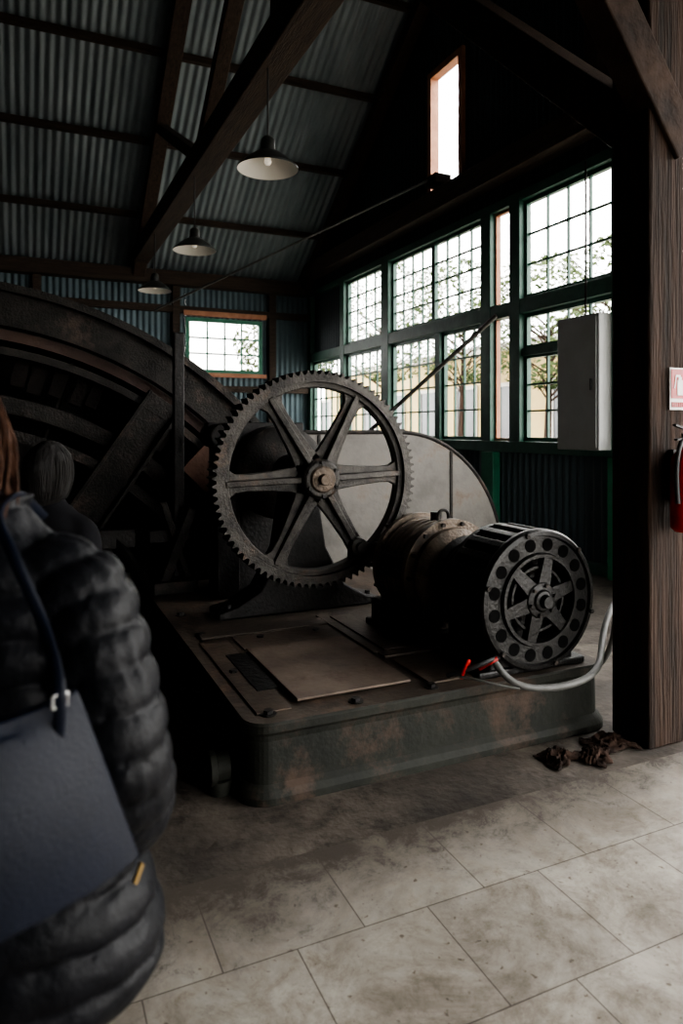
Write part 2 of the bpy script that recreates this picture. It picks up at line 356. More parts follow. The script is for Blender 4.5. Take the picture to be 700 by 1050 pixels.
post=empty('timber_post')
box('column',2.74,2.98,2.45,2.69,0,5.0,M_woodZ,post,0.012)
mb=MB()
mb.beam((2.99,2.50,2.93),(1.66,2.50,4.75),0.2,0.15,(0,1,0));mb.out('brace_x',M_brace,post,False,0.01)
mb=MB()
mb.beam((2.86,2.6,3.05),(2.86,4.6,4.95),0.22,0.22);mb.box(0.6,XW-0.05,2.45,2.69,4.75,5.0)
mb.out('brace_y',M_woodY,post,False,0.01)

def lamp(name,x,y,z):
    e=empty(name)
    p=MB();p.lathe((x,y),[(0.262,z),(0.262,z+0.012),(0.24,z+0.03),(0.18,z+0.085),(0.11,z+0.135),(0.065,z+0.155),(0.06,z+0.25),(0.035,z+0.28),(0.0,z+0.29)],48,'Z')
    p.out('shade_outer',M_shade,e,True)
    p=MB();p.lathe((x,y),[(0.26,z),(0.232,z+0.02),(0.172,z+0.075),(0.10,z+0.12),(0.0,z+0.13)],48,'Z')
    p.out('shade_inner',M_shadein,e,True)
    p=MB();p.lathe((x,y),[(0.0,z+0.035),(0.02,z+0.038),(0.033,z+0.06),(0.025,z+0.09),(0.018,z+0.12)],20,'Z')
    p.out('bulb',M_bulb,e,True)
    tube('cord',[(x,y,z+0.28),(x,y,EZ)],0.008,M_black,e,False)
lamp('pendant_lamp',1.90,5.72,3.78);lamp('pendant_lamp.001',1.90,8.55,3.74);lamp('pendant_lamp.002',1.88,11.3,3.74)

cab=empty('electrical_cabinet')
box('case',5.30,5.475,5.37,5.98,1.33,2.74,M_box,cab,0.012)
box('door_panel',5.288,5.302,5.40,5.95,1.36,2.71,M_box,cab,0.004)
box('handle',5.27,5.29,5.45,5.47,1.95,2.07,M_black,cab,0.003)
tube('conduit',[(5.44,5.7,2.72),(5.44,5.7,4.4)],0.012,M_iron,cab,False)

# ------------------------------------------------------------------ machine base
base=empty('machine_base')
def rrect(x0,x1,y0,y1,r,z,n=8):
    pts=[]
    for cx,cy,a in ((x1-r,y0+r,-PI/2),(x1-r,y1-r,0),(x0+r,y1-r,PI/2),(x0+r,y0+r,PI)):
        for i in range(n+1):
            t=a+PI/2*i/n;pts.append((cx+r*math.cos(t),cy+r*math.sin(t),z))
    return pts
lv=[(0.0,0.035),(0.03,0.035),(0.055,0.02),(0.075,0.0),(0.25,-0.005),(0.275,0.0),(0.29,0.012),(0.32,0.012),(0.33,0.004)]
vs=[];k=36
for z,o_ in lv: vs+=rrect(0.84-o_,2.76+o_,2.76-o_,5.6+o_,0.10+o_,z)
fs=[]
for j in range(len(lv)-1):
    for i in range(k): fs.append((j*k+i,j*k+(i+1)%k,(j+1)*k+(i+1)%k,(j+1)*k+i))
fs.append(tuple(range(k))); fs.append(tuple(range((len(lv)-1)*k,len(lv)*k)))
ob=obj('casting',vs,fs,[M_base,M_top],base)
ob.data.polygons[len(fs)-1].material_index=1
T=0.331
mb=MB();mb.box(0.93,1.72,4.0,4.14,T,T+0.012);mb.box(1.74,2.66,3.28,3.36,T,T+0.015);mb.box(1.72,1.78,3.36,4.2,T,T+0.012)
mb.out('deck_strips',M_top,base,False,0.003)
box('deck_plate_left',0.90,1.06,2.86,3.95,T,T+0.006,M_plate2,base,0.002)
box('deck_plate_back',1.10,1.70,3.72,3.98,T,T+0.008,M_plate2,base,0.002)
box('deck_plate_right',1.76,2.08,2.86,3.26,T,T+0.010,M_plate2,base,0.002)
box('deck_plate_mid',1.80,1.94,3.40,4.15,T,T+0.010,M_plate2,base,0.002)
box('deck_opening_shade',0.98,1.28,3.1,3.66,T+0.006,T+0.010,M_ironD,base,0.001)  # thin dark sheet on the deck; an opening's shade painted as its colour
box('loose_plate',1.10,1.68,2.90,3.68,T+0.012,T+0.024,M_plate,base,0.003)
mb=MB()
for x,y in ((0.95,2.85),(0.95,3.4),(0.95,4.1),(0.93,4.6),(1.75,2.83),(1.35,2.82),(2.6,4.4),(2.2,4.5),(1.25,3.9),(1.6,3.9)):
    mb.cyl((x,y,T),(x,y,T+0.018),0.022,seg=6);mb.cyl((x,y,T),(x,y,T+0.004),0.035,seg=20)
mb.out('bolts',M_ironD,base)
mb=MB();mb.cyl((0.80,2.95,0.10),(0.74,2.95,0.10),0.06,seg=24);mb.cyl((0.74,2.95,0.10),(0.71,2.95,0.10),0.075,seg=24);mb.cyl((0.76,2.93,0.0),(0.76,2.93,0.06),0.05,seg=24)
mb.out('drain_spout',M_base,base,True,0.004)

# ------------------------------------------------------------------ spur gear
G=(1.70,1.235);GY=4.15
gear=empty('spur_gear_wheel')
NT=88
def gp(i):
    k=i%6
    return {0:0.662,1:0.662,2:0.668,3:0.69,4:0.69,5:0.668}[k]
mb=MB();mb.ring(G,0.615,0,GY-0.07,GY+0.07,NT*6,prof=gp);mb.out('toothed_rim',M_gear,gear)
mb=MB();mb.ring(G,0.580,0.618,GY-0.04,GY+0.04,120)
mb.lathe(G,[(0.045,GY-0.12),(0.11,GY-0.12),(0.125,GY-0.105),(0.135,GY-0.02),(0.135,GY+0.1),(0.045,GY+0.1)],48)
for i in range(6):
    a=math.radians(2+60*i);ca,sa=math.cos(a),math.sin(a)
    def P(r,t,y): return (G[0]+r*ca-t*sa,y,G[1]+r*sa+t*ca)
    rs=[(0.10,0.10),(0.17,0.078),(0.3,0.064),(0.45,0.054),(0.53,0.058),(0.565,0.08),(0.60,0.125)]
    v=[];
    for r,w in rs:
        v+=[P(r,-w,GY-0.02),P(r,w,GY-0.02),P(r,w,GY+0.02),P(r,-w,GY+0.02)]
    f=[]
    for j in range(len(rs)-1):
        for k_ in range(4): f.append((4*j+k_,4*j+(k_+1)%4,4*j+4+(k_+1)%4,4*j+4+k_))
    mb.add(v,f+[(0,1,2,3),(len(v)-4,len(v)-1,len(v)-2,len(v)-3)])
    v=[]
    for r,h in((0.10,0.085),(0.3,0.065),(0.6,0.045)):
        v+=[P(r,-0.02,GY-h),P(r,0.02,GY-h),P(r,0.02,GY+h),P(r,-0.02,GY+h)]
    f=[]
    for j in range(2):
        for k_ in range(4): f.append((4*j+k_,4*j+(k_+1)%4,4*j+4+(k_+1)%4,4*j+4+k_))
    mb.add(v,f+[(0,1,2,3),(8,11,10,9)])
mb.out('spokes_and_hub',M_gear,gear,True,0.006)
mb=MB();mb.lathe(G,[(0.0,GY-0.175),(0.03,GY-0.175),(0.035,GY-0.17),(0.035,GY-0.135),(0.075,GY-0.135),(0.085,GY-0.125),(0.085,GY-0.118)],40);mb.out('hub_cap',M_rust,gear,True)
mb=MB();mb.cyl((G[0],GY-0.1,G[1]),(G[0],5.5,G[1]),0.045,seg=28);mb.out('shaft',M_iron,gear,True)
a=math.radians(-58);bx,bz=G[0]+0.53*math.cos(a),G[1]+0.53*math.sin(a)
mb=MB();mb.lathe((bx,bz),[(0.0,GY-0.1),(0.028,GY-0.1),(0.03,GY-0.07),(0.055,GY-0.07),(0.06,GY-0.06),(0.06,GY+0.0)],30);mb.out('crank_boss',M_gear,gear,True)
mb=MB();
for i in range(6):
    a=math.radians(32+60*i);mb.cyl((G[0]+0.105*math.cos(a),GY-0.135,G[1]+0.105*math.sin(a)),(G[0]+0.105*math.cos(a),GY-0.11,G[1]+0.105*math.sin(a)),0.012,seg=6)
mb.out('hub_bolts',M_ironD,gear)
mb=MB()
mb.prism([(1.12,T),(2.28,T),(2.28,T+0.04),(2.16,T+0.07),(2.0,T+0.16),(1.86,0.75),(1.80,1.12),(1.60,1.12),(1.54,0.75),(1.40,T+0.16),(1.24,T+0.07),(1.12,T+0.04)],GY+0.20,GY+0.46)
mb.out('bearing_stand',M_ironD,gear,False,0.012)
mb=MB();mb.lathe(G,[(0.05,GY+0.17),(0.13,GY+0.17),(0.14,GY+0.19),(0.14,GY+0.47),(0.13,GY+0.49),(0.05,GY+0.49)],40);mb.box(G[0]-0.2,G[0]+0.2,GY+0.24,GY+0.42,G[1]-0.1,G[1]-0.03)
mb.out('bearing',M_iron,gear,True,0.004)
mb=MB()
for x in (1.2,1.32,2.08,2.2): mb.cyl((x,GY+0.26,T+0.04),(x,GY+0.26,T+0.085),0.02,seg=6)
mb.out('anchor_bolts',M_ironD,gear)
mb=MB();mb.lathe((1.70,1.235),[(0.05,4.75),(0.30,4.75),(0.34,4.78),(0.34,5.02),(0.30,5.05),(0.05,5.05)],56)
mb.out('clutch_drum',M_iron,gear,True)
mb=MB();mb.prism([(1.3,T),(2.1,T),(2.0,0.5),(1.85,1.2),(1.55,1.2),(1.4,0.5)],5.12,5.4);mb.out('drum_stand',M_ironD,gear,False,0.01)
mb=MB();mb.box(1.25,1.42,4.9,5.15,T,1.55);mb.box(1.2,1.95,5.0,5.1,1.45,1.60);mb.cyl((1.28,4.85,1.5),(1.28,5.2,1.5),0.09,seg=24)
mb.out('brake_lever_frame',M_ironD,gear,False,0.01)

# ------------------------------------------------------------------ sheet guard with round end
gd=empty('sheet_metal_guard')
pts=[(1.55,0.01),(1.55,1.52),(3.15,1.52)]
for i in range(1,25):
    t=PI/2*(1-i/24.0);pts.append((3.15+1.17*math.cos(t),0.25+1.27*math.sin(t)))
pts.append((4.32,0.01))
mb=MB();mb.prism(pts,5.66,5.70);mb.out('sheet',M_guard,gd)
mb=MB()
for i in range(2,len(pts)-1):
    p,q_=pts[i],pts[i+1]; mb.cyl((p[0],5.67,p[1]),(q_[0],5.67,q_[1]),0.022,seg=8)
mb.cyl((1.55,5.67,1.52),(3.15,5.67,1.52),0.022,seg=8)
for x in (2.35,3.15,3.72):
    zt=1.50 if x<=3.15 else 0.25+1.27*math.sqrt(max(0,1-((x-3.15)/1.17)**2))-0.02
    mb.box(x-0.012,x+0.012,5.648,5.662,0.02,zt)
mb.out('edging',M_iron,gd,True)

# ------------------------------------------------------------------ giant winding wheel in pit
W=(-0.6,-0.7)
ww=empty('winding_wheel')
mb=MB()
mb.ring(W,3.10,3.40,5.98,6.04,180);mb.ring(W,3.34,3.40,5.90,6.15,180);mb.ring(W,3.08,3.14,5.94,6.15,180)
mb.ring(W,3.10,3.40,7.15,7.25,120)
mb.out('outer_flange',M_iron,ww,True)
mb=MB();mb.ring(W,2.98,3.06,6.05,7.15,160);mb.out('drum_lagging',M_lag,ww,True)
mb=MB();mb.ring(W,2.42,2.55,6.0,6.2,140);mb.ring(W,2.22,2.30,5.93,6.15,140);mb.ring(W,1.5,1.62,6.0,6.2,120);mb.ring(W,2.42,2.55,6.9,7.1,120);mb.ring(W,2.86,2.92,5.95,6.12,150)
mb.lathe(W,[(0.1,5.9),(0.55,5.9),(0.6,5.95),(0.6,7.2),(0.1,7.2)],48)
mb.out('inner_rings',M_iron,ww,True)
mb=MB();mb.ring(W,0.6,3.0,7.16,7.19,120);mb.out('dark_backing_plate',M_ironD,ww)  # dark plate added behind the wheel so its inside looks shaded
mb=MB();rb=random.Random(9)
for i in range(110):
    if rb.random()<0.22: continue
    a=2*PI*(i+rb.uniform(-0.15,0.15))/110;c,s_=math.cos(a),math.sin(a)
    r0=2.58+rb.uniform(0,0.08);r1=2.84;hw=rb.uniform(0.045,0.068)
    dy=rb.uniform(0,0.05)
    v=[]
    for yy in (6.03+dy,6.18+dy):
        for r,t in((r0,-hw),(r1,-hw),(r1,hw),(r0,hw)): v.append((W[0]+r*c-t*s_,yy,W[1]+r*s_+t*c))
    mb.add(v,[(0,1,2,3),(4,7,6,5),(0,4,5,1),(1,5,6,2),(2,6,7,3),(3,7,4,0)])
mb.out('wood_blocks',M_block,ww)
mb=MB()
for i in range(12):
    a=math.radians(56+30*i);c,s_=math.cos(a),math.sin(a)
    def PP(r,t,y): return Vector((W[0]+r*c-t*s_,y,W[1]+r*s_+t*c))
    def slab(t0,t1,y0,y1,r0=0.55,r1=3.0):
        v=[PP(r0,t0,y0),PP(r1,t0,y0),PP(r1,t1,y0),PP(r0,t1,y0),PP(r0,t0,y1),PP(r1,t0,y1),PP(r1,t1,y1),PP(r0,t1,y1)]
        mb.add(v,BF)
    slab(-0.14,0.14,5.96,5.98);slab(-0.16,-0.13,5.88,6.02);slab(0.13,0.16,5.88,6.02)
    slab(-0.12,0.12,7.08,7.12)
mb.out('arms',M_iron,ww,False,0.004)
mb=MB()
for i in range(12):
    a=math.radians(71+30*i);mb.cyl((W[0]+1.55*math.cos(a),6.25,W[1]+1.55*math.sin(a)),(W[0]+3.0*math.cos(a),6.25,W[1]+3.0*math.sin(a)),0.03,seg=10)
mb.cyl((W[0],5.80,W[1]),(W[0],7.4,W[1]),0.12,seg=24)
mb.out('tie_bars',M_iron,ww,True)
mb=MB();mb.ring(W,2.62,3.05,5.80,5.86,40,math.radians(29),math.radians(47));mb.out('brake_shoe',M_shoe,ww)
fr=empty('wheel_side_frame')
mb=MB()
mb.box(1.05,1.13,5.44,5.52,T,2.30)
mb.box(0.86,1.18,5.42,5.50,0.68,0.78)
mb.out('frame_upright',M_ironD,fr,False,0.008)
mb=MB()
mb.box(-1.6,0.76,5.42,5.52,0.66,0.80);mb.box(-1.6,0.76,5.42,5.52,0.40,0.48)
for x in (-1.5,-0.5,0.55): mb.box(x-0.05,x+0.05,5.42,5.52,0.0,0.66)
mb.beam((0.6,5.47,0.75),(0.86,5.3,0.36),0.06,0.06)
mb.beam((-0.15,5.6,0.7),(-0.22,5.6,2.45),0.03,0.05)
mb.out('frame_rails',M_ironD,fr,False,0.006)
mb=MB();mb.beam((0.92,5.3,T),(1.16,5.3,0.95),0.07,0.07);mb.beam((1.17,5.36,T),(0.95,5.36,1.0),0.05,0.05);mb.box(0.86,1.18,5.2,5.4,T,T+0.09)
mb.out('frame_struts',M_iron,fr,False,0.006)

# ------------------------------------------------------------------ motor set
mo=empty('electric_motor')
C=(2.335,0.70)
mb=MB()
mb.lathe(C,[(0.305,2.86),(0.305,2.80),(0.345,2.80),(0.352,2.79),(0.352,2.765),(0.342,2.752),(0.322,2.748),(0.316,2.765),(0.235,2.765),(0.228,2.745),(0.212,2.745),(0.206,2.765),(0.206,2.80)],96)
mb.lathe(C,[(0.0,2.85),(0.25,2.85)],60)
mb.lathe(C,[(0.31,2.80),(0.31,2.90),(0.318,2.905),(0.318,2.93),(0.31,2.935),(0.31,3.06),(0.34,3.07),(0.34,3.10),(0.24,3.12),(0.0,3.12)],80)
mb.out('end_frame',M_motor,mo,True,0)
mb=MB()
for i in range(24):
    a=2*PI*(i+0.35)/24
    c,s_=math.cos(a),math.sin(a)
    v=[]
    for yy in (2.79,3.07):
        for r,t in((0.30,-0.024),(0.348,-0.022),(0.348,0.022),(0.30,0.024)): v.append((C[0]+r*c-t*s_,yy,C[1]+r*s_+t*c))
    mb.add(v,BF)
mb.out('rim_lugs',M_motor,mo,False,0.006)
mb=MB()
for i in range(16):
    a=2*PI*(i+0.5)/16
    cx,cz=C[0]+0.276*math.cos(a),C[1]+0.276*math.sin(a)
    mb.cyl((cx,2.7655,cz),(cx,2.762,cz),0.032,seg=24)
mb.out('vent_shade_discs',M_dark,mo)  # black discs on the face; the vents' inner shade is in their colour
mb=MB()
for i in range(6):
    a=math.radians(15+60*i);c,s_=math.cos(a),math.sin(a)
    v=[]
    for yy in (2.755,2.80):
        for r,t in((0.06,-0.040),(0.22,-0.028),(0.22,0.028),(0.06,0.040)): v.append((C[0]+r*c-t*s_,yy+0.01*(r<0.1)*-1,C[1]+r*s_+t*c))
    mb.add(v,BF)
mb.lathe(C,[(0.0,2.69),(0.03,2.69),(0.032,2.72),(0.05,2.725),(0.055,2.735),(0.085,2.74),(0.095,2.755),(0.095,2.84)],40)
mb.lathe(C,[(0.148,2.79),(0.151,2.77),(0.166,2.77),(0.170,2.79)],48)
mb.out('spider_and_hub',M_motor,mo,True,0.003)
mb=MB()
for i in range(6):
    a=math.radians(15+60*i);mb.cyl((C[0]+0.075*math.cos(a),2.725,C[1]+0.075*math.sin(a)),(C[0]+0.075*math.cos(a),2.75,C[1]+0.075*math.sin(a)),0.009,seg=6)
    a=math.radians(45+60*i);mb.cyl((C[0]+0.333*math.cos(a),2.735,C[1]+0.333*math.sin(a)),(C[0]+0.333*math.cos(a),2.755,C[1]+0.333*math.sin(a)),0.012,seg=6)
mb.out('bolts',M_iron,mo)
mb=MB();mb.box(2.08,2.60,2.82,3.1,T,0.43);mb.box(2.0,2.67,2.80,3.12,T,T+0.035);mb.out('feet',M_motor,mo,False,0.01)
mb=MB();mb.lathe(C,[(0.0,3.11),(0.17,3.11),(0.2,3.14),(0.2,3.18),(0.225,3.185),(0.225,3.21),(0.2,3.215),(0.2,3.27),(0.225,3.275),(0.225,3.30),(0.2,3.305),(0.2,3.36),(0.24,3.38),(0.0,3.40)],56);mb.box(2.2,2.48,3.15,3.38,T,0.6);mb.box(2.05,2.63,3.14,3.40,T,T+0.05)
mb.out('coupling_housing',M_motor,mo,True,0.006)
C2=(2.31,0.69)
ge=empty('generator')
pr=[(0.0,3.42),(0.16,3.42),(0.20,3.425),(0.25,3.44),(0.275,3.46),(0.275,3.50),(0.325,3.505),(0.325,3.545)]
yy=3.55
while yy<3.84:
    pr+=[(0.288,yy),(0.288,yy+0.028),(0.304,yy+0.033),(0.304,yy+0.052)];yy+=0.058
pr+=[(0.288,3.862),(0.325,3.865),(0.325,3.905),(0.28,3.92),(0.26,4.00),(0.2,4.03),(0.09,4.04),(0,4.05)]
mb=MB();mb.lathe(C2,pr,72)
mb.out('body',M_rust,ge,True)
mb=MB()
for yy in (3.495,3.91):
    for i in range(14):
        a=2*PI*i/14;mb.cyl((C2[0]+0.302*math.cos(a),yy-0.012,C2[1]+0.302*math.sin(a)),(C2[0]+0.302*math.cos(a),yy+0.06,C2[1]+0.302*math.sin(a)),0.013,seg=6)
mb.lathe((C2[0],3.68),[(0.0,1.04),(0.035,1.04),(0.035,0.98),(0.05,0.98),(0.05,0.95)],16,'Z')
mb.out('bolts_and_oiler',M_iron,ge)
mb=MB();mb.box(1.98,2.2,3.5,3.92,T,0.50);mb.box(2.42,2.64,3.5,3.92,T,0.50);mb.box(1.95,2.67,3.48,3.94,T,T+0.04);mb.box(2.0,2.06,3.56,3.84,0.66,0.80);mb.out('feet',M_ironD,ge,False,0.01)
tube('lifting_eye',[(C2[0]-0.03,3.6,0.97),(C2[0]-0.05,3.6,1.04),(C2[0],3.6,1.08),(C2[0]+0.05,3.6,1.04),(C2[0]+0.03,3.6,0.97)],0.01,M_iron,ge)
hs=empty('power_conduit')
tube('hose',[(2.02,2.70,0.45),(2.05,2.64,0.36),(2.2,2.60,0.32),(2.45,2.58,0.33),(2.62,2.64,0.36),(2.80,2.82,0.42),(2.92,2.9,0.52),(3.1,3.0,0.58),(3.2,3.1,0.5),(3.25,3.2,0.1),(3.25,3.4,0.021)],0.017,M_cable,hs)
tube('black_lead',[(1.86,2.86,0.36),(1.92,2.74,0.42),(2.0,2.70,0.47),(2.1,2.78,0.44)],0.012,M_black,hs)
tube('red_lead',[(1.90,2.80,0.36),(1.90,2.76,0.46),(1.93,2.76,0.48),(1.93,2.80,0.40)],0.009,M_red,hs)
tube('red_lead_b',[(1.99,2.78,0.40),(2.0,2.74,0.43),(2.06,2.74,0.45)],0.011,M_red,hs)
tube('white_lead',[(1.88,2.80,0.37),(1.95,2.70,0.38),(1.98,2.66,0.36),(2.1,2.62,0.34)],0.006,M_cable,hs)

def rag(name,cx,cy,w,h,seed,rot=0):
    n=44;vs=[];fs=[];cr_,sr_=math.cos(rot),math.sin(rot)
    for i in range(n+1):
        for j in range(n+1):
            u=i/n-0.5;v=j/n-0.5
            nn=noise.noise(Vector((u*2.5+seed,v*2.5,seed)));n2=noise.noise(Vector((u*5+seed,v*5,seed+5)))
            ridge=(1-abs(noise.noise(Vector((u*4+seed*2,v*9,seed)))*2.2))
            e=max(0,1-(abs(u)*2)**4)*max(0,1-(abs(v)*2)**4)
            x=u*w*(1+nn*0.6);y=v*h*(1+n2*0.7)
            vs.append((cx+x*cr_-y*sr_,cy+x*sr_+y*cr_,0.004+max(0,0.012+0.03*max(0,ridge)**2+0.012*n2)*e+0.004*(1-e)))
    for i in range(n):
        for j in range(n):
            a=i*(n+1)+j;fs.append((a,a+1,a+n+2,a+n+1))
    o=obj(name,vs,fs,M_rag,None,True);s=o.modifiers.new('s','SOLIDIFY');s.thickness=0.003;s.offset=1
rag('oily_rag',2.28,2.56,0.20,0.13,1.3,0.3);rag('oily_rag.001',2.60,2.58,0.22,0.14,4.7,-0.2);rag('oily_rag.002',2.44,2.50,0.16,0.12,8.1,0.6)

sg=empty('fire_extinguisher_sign')
box('board',2.865,2.99,2.44,2.45,1.645,1.85,M_white,sg)
box('icon_panel',2.872,2.983,2.436,2.44,1.70,1.843,M_red,sg)
mb=MB();mb.box(2.91,2.945,2.433,2.436,1.715,1.79);mb.box(2.917,2.938,2.433,2.436,1.79,1.805);mb.box(2.90,2.93,2.433,2.436,1.805,1.815);mb.beam((2.90,2.4345,1.81),(2.89,2.4345,1.75),0.006,0.003,(0,1,0))
mb.out('icon_extinguisher',M_white,sg)
mb=MB()
for i in range(7): mb.box(2.876+i*0.0150,2.876+i*0.0150+0.010,2.436,2.44,1.657,1.682)
mb.out('lettering',M_red,sg)
ex=empty('fire_extinguisher')
ec=(2.885,2.355)
mb=MB();mb.lathe(ec,[(0,1.06),(0.06,1.06),(0.075,1.075),(0.078,1.10),(0.078,1.38),(0.07,1.42),(0.04,1.455),(0.022,1.47),(0.022,1.50),(0,1.50)],32,'Z');mb.out('cylinder_body',M_red,ex,True)
mb=MB();mb.box(ec[0]-0.02,ec[0]+0.02,ec[1]-0.02,ec[1]+0.02,1.49,1.53);mb.beam((ec[0]+0.02,ec[1],1.54),(ec[0]-0.09,ec[1],1.57),0.02,0.01);mb.beam((ec[0]+0.02,ec[1],1.51),(ec[0]-0.08,ec[1],1.50),0.02,0.008);mb.box(ec[0]-0.02,ec[0]+0.02,2.42,2.449,1.2,1.45);mb.out('valve_and_bracket',M_black,ex)
tube('hose',[(ec[0]-0.02,ec[1],1.51),(ec[0]-0.10,ec[1]-0.02,1.48),(ec[0]-0.11,ec[1]-0.02,1.35),(ec[0]-0.09,ec[1]-0.02,1.2)],0.011,M_black,ex)

# ------------------------------------------------------------------ people
def head(parent,cx,cy,cz,yaw,mhair,long_hair,scale=1.0,puff=1.0):
    R=Matrix.Rotation(yaw,4,'Z');Tm=Matrix.Translation((cx,cy,cz))@R@Matrix.Scale(scale,4)
    def tr(v): return tuple(Tm@Vector(v))
    vs=[];fs=[];nu,nv=48,36
    for j in range(nv+1):
        ph=PI*j/nv
        for i in range(nu):
            th=2*PI*i/nu
            x=math.sin(ph)*math.cos(th);y=math.sin(ph)*math.sin(th);z=math.cos(ph)
            X=x*0.074;Y=y*0.093;Z=z*0.115
            low=max(0,-z)
            X*=1-0.28*low**1.5; 
            if y>0: Y*=1-0.05*low
            else: Y*=1-0.25*low
            if y>0.3:
                Y-=0.006*math.exp(-((z-0.12)/0.12)**2)*math.exp(-((abs(x)-0.38)/0.18)**2)*2
                Y+=0.022*math.exp(-(x/0.13)**2)*math.exp(-((z+0.16)/0.12)**2)
                Y+=0.008*math.exp(-(x/0.12)**2)*math.exp(-((z-0.02)/0.15)**2)
                Y+=0.007*math.exp(-(x/0.22)**2)*math.exp(-((z+0.46)/0.07)**2)
                Y+=0.010*math.exp(-(x/0.28)**2)*math.exp(-((z+0.78)/0.12)**2)
                Y+=0.004*math.exp(-((z-0.28)/0.08)**2)
            vs.append(tr((X,Y,Z)))
    for j in range(nv):
        for i in range(nu): fs.append((j*nu+i,j*nu+(i+1)%nu,(j+1)*nu+(i+1)%nu,(j+1)*nu+i))
    obj('head',vs,fs,M_skin,parent,True)
    def ell(name,c,r,m,n=16):
        v=[];f=[]
        for j in range(n+1):
            for i in range(n):
                a=PI*j/n;b=2*PI*i/n
                v.append(tr((c[0]+r[0]*math.sin(a)*math.cos(b),c[1]+r[1]*math.sin(a)*math.sin(b),c[2]+r[2]*math.cos(a))))
        for j in range(n):
            for i in range(n): f.append((j*n+i,j*n+(i+1)%n,(j+1)*n+(i+1)%n,(j+1)*n+i))
        return obj(name,v,f,m,parent,True)
    for s in (-1,1):
        ell('eye_%d'%(s+2),(0.030*s,0.077,0.012),(0.013,0.011,0.008),M_white);ell('iris_%d'%(s+2),(0.030*s,0.0865,0.012),(0.006,0.003,0.006),M_eye)
        ell('ear_%d'%(s+2),(0.075*s,-0.003,-0.008),(0.009,0.02,0.032),M_skin)
        ell('brow_%d'%(s+2),(0.030*s,0.084,0.033),(0.017,0.005,0.004),mhair)
    ell('mouth',(0,0.086,-0.053),(0.022,0.008,0.007),M_lip)
    vs=[];fs=[];nu,nv=96,48
    for j in range(nv+1):
        ph=PI*j/nv
        for i in range(nu):
            th=2*PI*i/nu
            x=math.sin(ph)*math.cos(th);y=math.sin(ph)*math.sin(th);z=math.cos(ph)
            k=1+0.07*noise.noise(Vector((x*3,y*3,z*2)))+0.012*math.sin(th*24+3*z)*math.sin(ph)
            X=x*0.090*k*puff;Y=y*0.108*k*puff-0.012;Z=z*0.128*(1+0.05*noise.noise(Vector((x*3,y*3,z*2))))+0.008
            if y>0.0 :
                f=min(1,max(0,(0.55-z)/0.25))*min(1,max(0,(y-0.30)/0.25))
                Y*=1-0.55*f; X*=1-0.15*f
            if long_hair and z<0:
                Z=Z-0.15*(-z)**0.8*long_hair; X*=1+0.35*(-z)*long_hair; Y=Y-0.02*(-z)
            vs.append(tr((X,Y,Z)))
    for j in range(nv):
        for i in range(nu): fs.append((j*nu+i,j*nu+(i+1)%nu,(j+1)*nu+(i+1)%nu,(j+1)*nu+i))
    obj('hair',vs,fs,mhair,parent,True)
    ps=[]
    rnd=random.Random(11)
    for q_ in range(150):
        th=rnd.uniform(PI*0.93,PI*2.07);p=[]
        w=rnd.uniform(1.0,1.05);dv=rnd.uniform(-0.2,0.2)
        for k in range(6):
            ph=0.18+ (2.35-0.18)*k/5
            z=math.cos(ph);x=math.sin(ph)*math.cos(th+dv*k/5);y=math.sin(ph)*math.sin(th+dv*k/5)
            X=x*0.090*w*puff;Y=y*0.108*w*puff-0.012;Z=z*0.130+0.008
            if z<0: Z-=0.15*(-z)**0.8*long_hair;X*=1+0.35*(-z)*long_hair;Y-=0.02*(-z)
            p.append(tr((X,Y,Z)))
        ps.append(p)
    strands('hair_strands',ps,0.0022,mhair,parent)
    return tr
def loftpath(mb,st,seg=40,baf=0,amp=0.0,sub=14,seed=0.0):
    rings=[];L=0
    for k in range(len(st)-1):
        for j in range(sub if k<len(st)-2 else sub+1):
            t=j/sub
            def cr(g):
                a=g(st[max(0,k-1)]);b=g(st[k]);c=g(st[k+1]);d=g(st[min(len(st)-1,k+2)])
                return 0.5*((2*b)+(c-a)*t+(2*a-5*b+4*c-d)*t*t+(3*b-a-3*c+d)*t*t*t)
            rings.append((cr(lambda s:s[0]),cr(lambda s:s[1]),cr(lambda s:s[2]),cr(lambda s:s[3]).normalized(),cr(lambda s:s[4]).normalized()))
    vs=[];prev=None
    for c,rx,ry,ax,ay in rings:
        if prev is not None:L+=(c-prev).length
        prev=c
        for i in range(seg):
            a=2*PI*i/seg
            nn=noise.noise(Vector((math.cos(a)*1.3+seed,math.sin(a)*1.3,L*3)))
            n4=noise.noise(Vector((math.cos(a)*5+seed,math.sin(a)*5,L*22)))
            b=0
            if baf:
                ph=(L+0.014*nn)/baf
                w_=abs(math.sin(PI*ph))
                b=amp*(w_**0.45-0.6)*(1+0.4*nn)
                b+=0.0022*math.sin(a*15+5*nn+math.floor(ph)*2.1)*(1-w_)+0.003*n4
            vs.append(c+ax*math.cos(a)*(rx+b)+ay*math.sin(a)*(ry+b))
    n=len(rings);fs=[(j*seg+i,j*seg+(i+1)%seg,(j+1)*seg+(i+1)%seg,(j+1)*seg+i) for j in range(n-1) for i in range(seg)]
    fs+=[tuple(range(seg)),tuple(range((n-1)*seg,n*seg))]
    mb.add(vs,fs)
X_=Vector((1,0,0));Y_=Vector((0,1,0));Z_=Vector((0,0,1))
def frame_path(pts,rs):
    out=[];P=[Vector(p) for p in pts]
    for i,p in enumerate(P):
        d=(P[min(i+1,len(P)-1)]-P[max(i-1,0)]).normalized()
        ref=Y_ if abs(d.dot(Y_))<0.8 else X_
        ax=ref.cross(d).normalized();ay=d.cross(ax).normalized()
        out.append((p,rs[i],rs[i],ax,ay))
    return out
def tors(st): return [(Vector((x,y,z)),a,b,X_,Y_) for x,y,z,a,b in st]
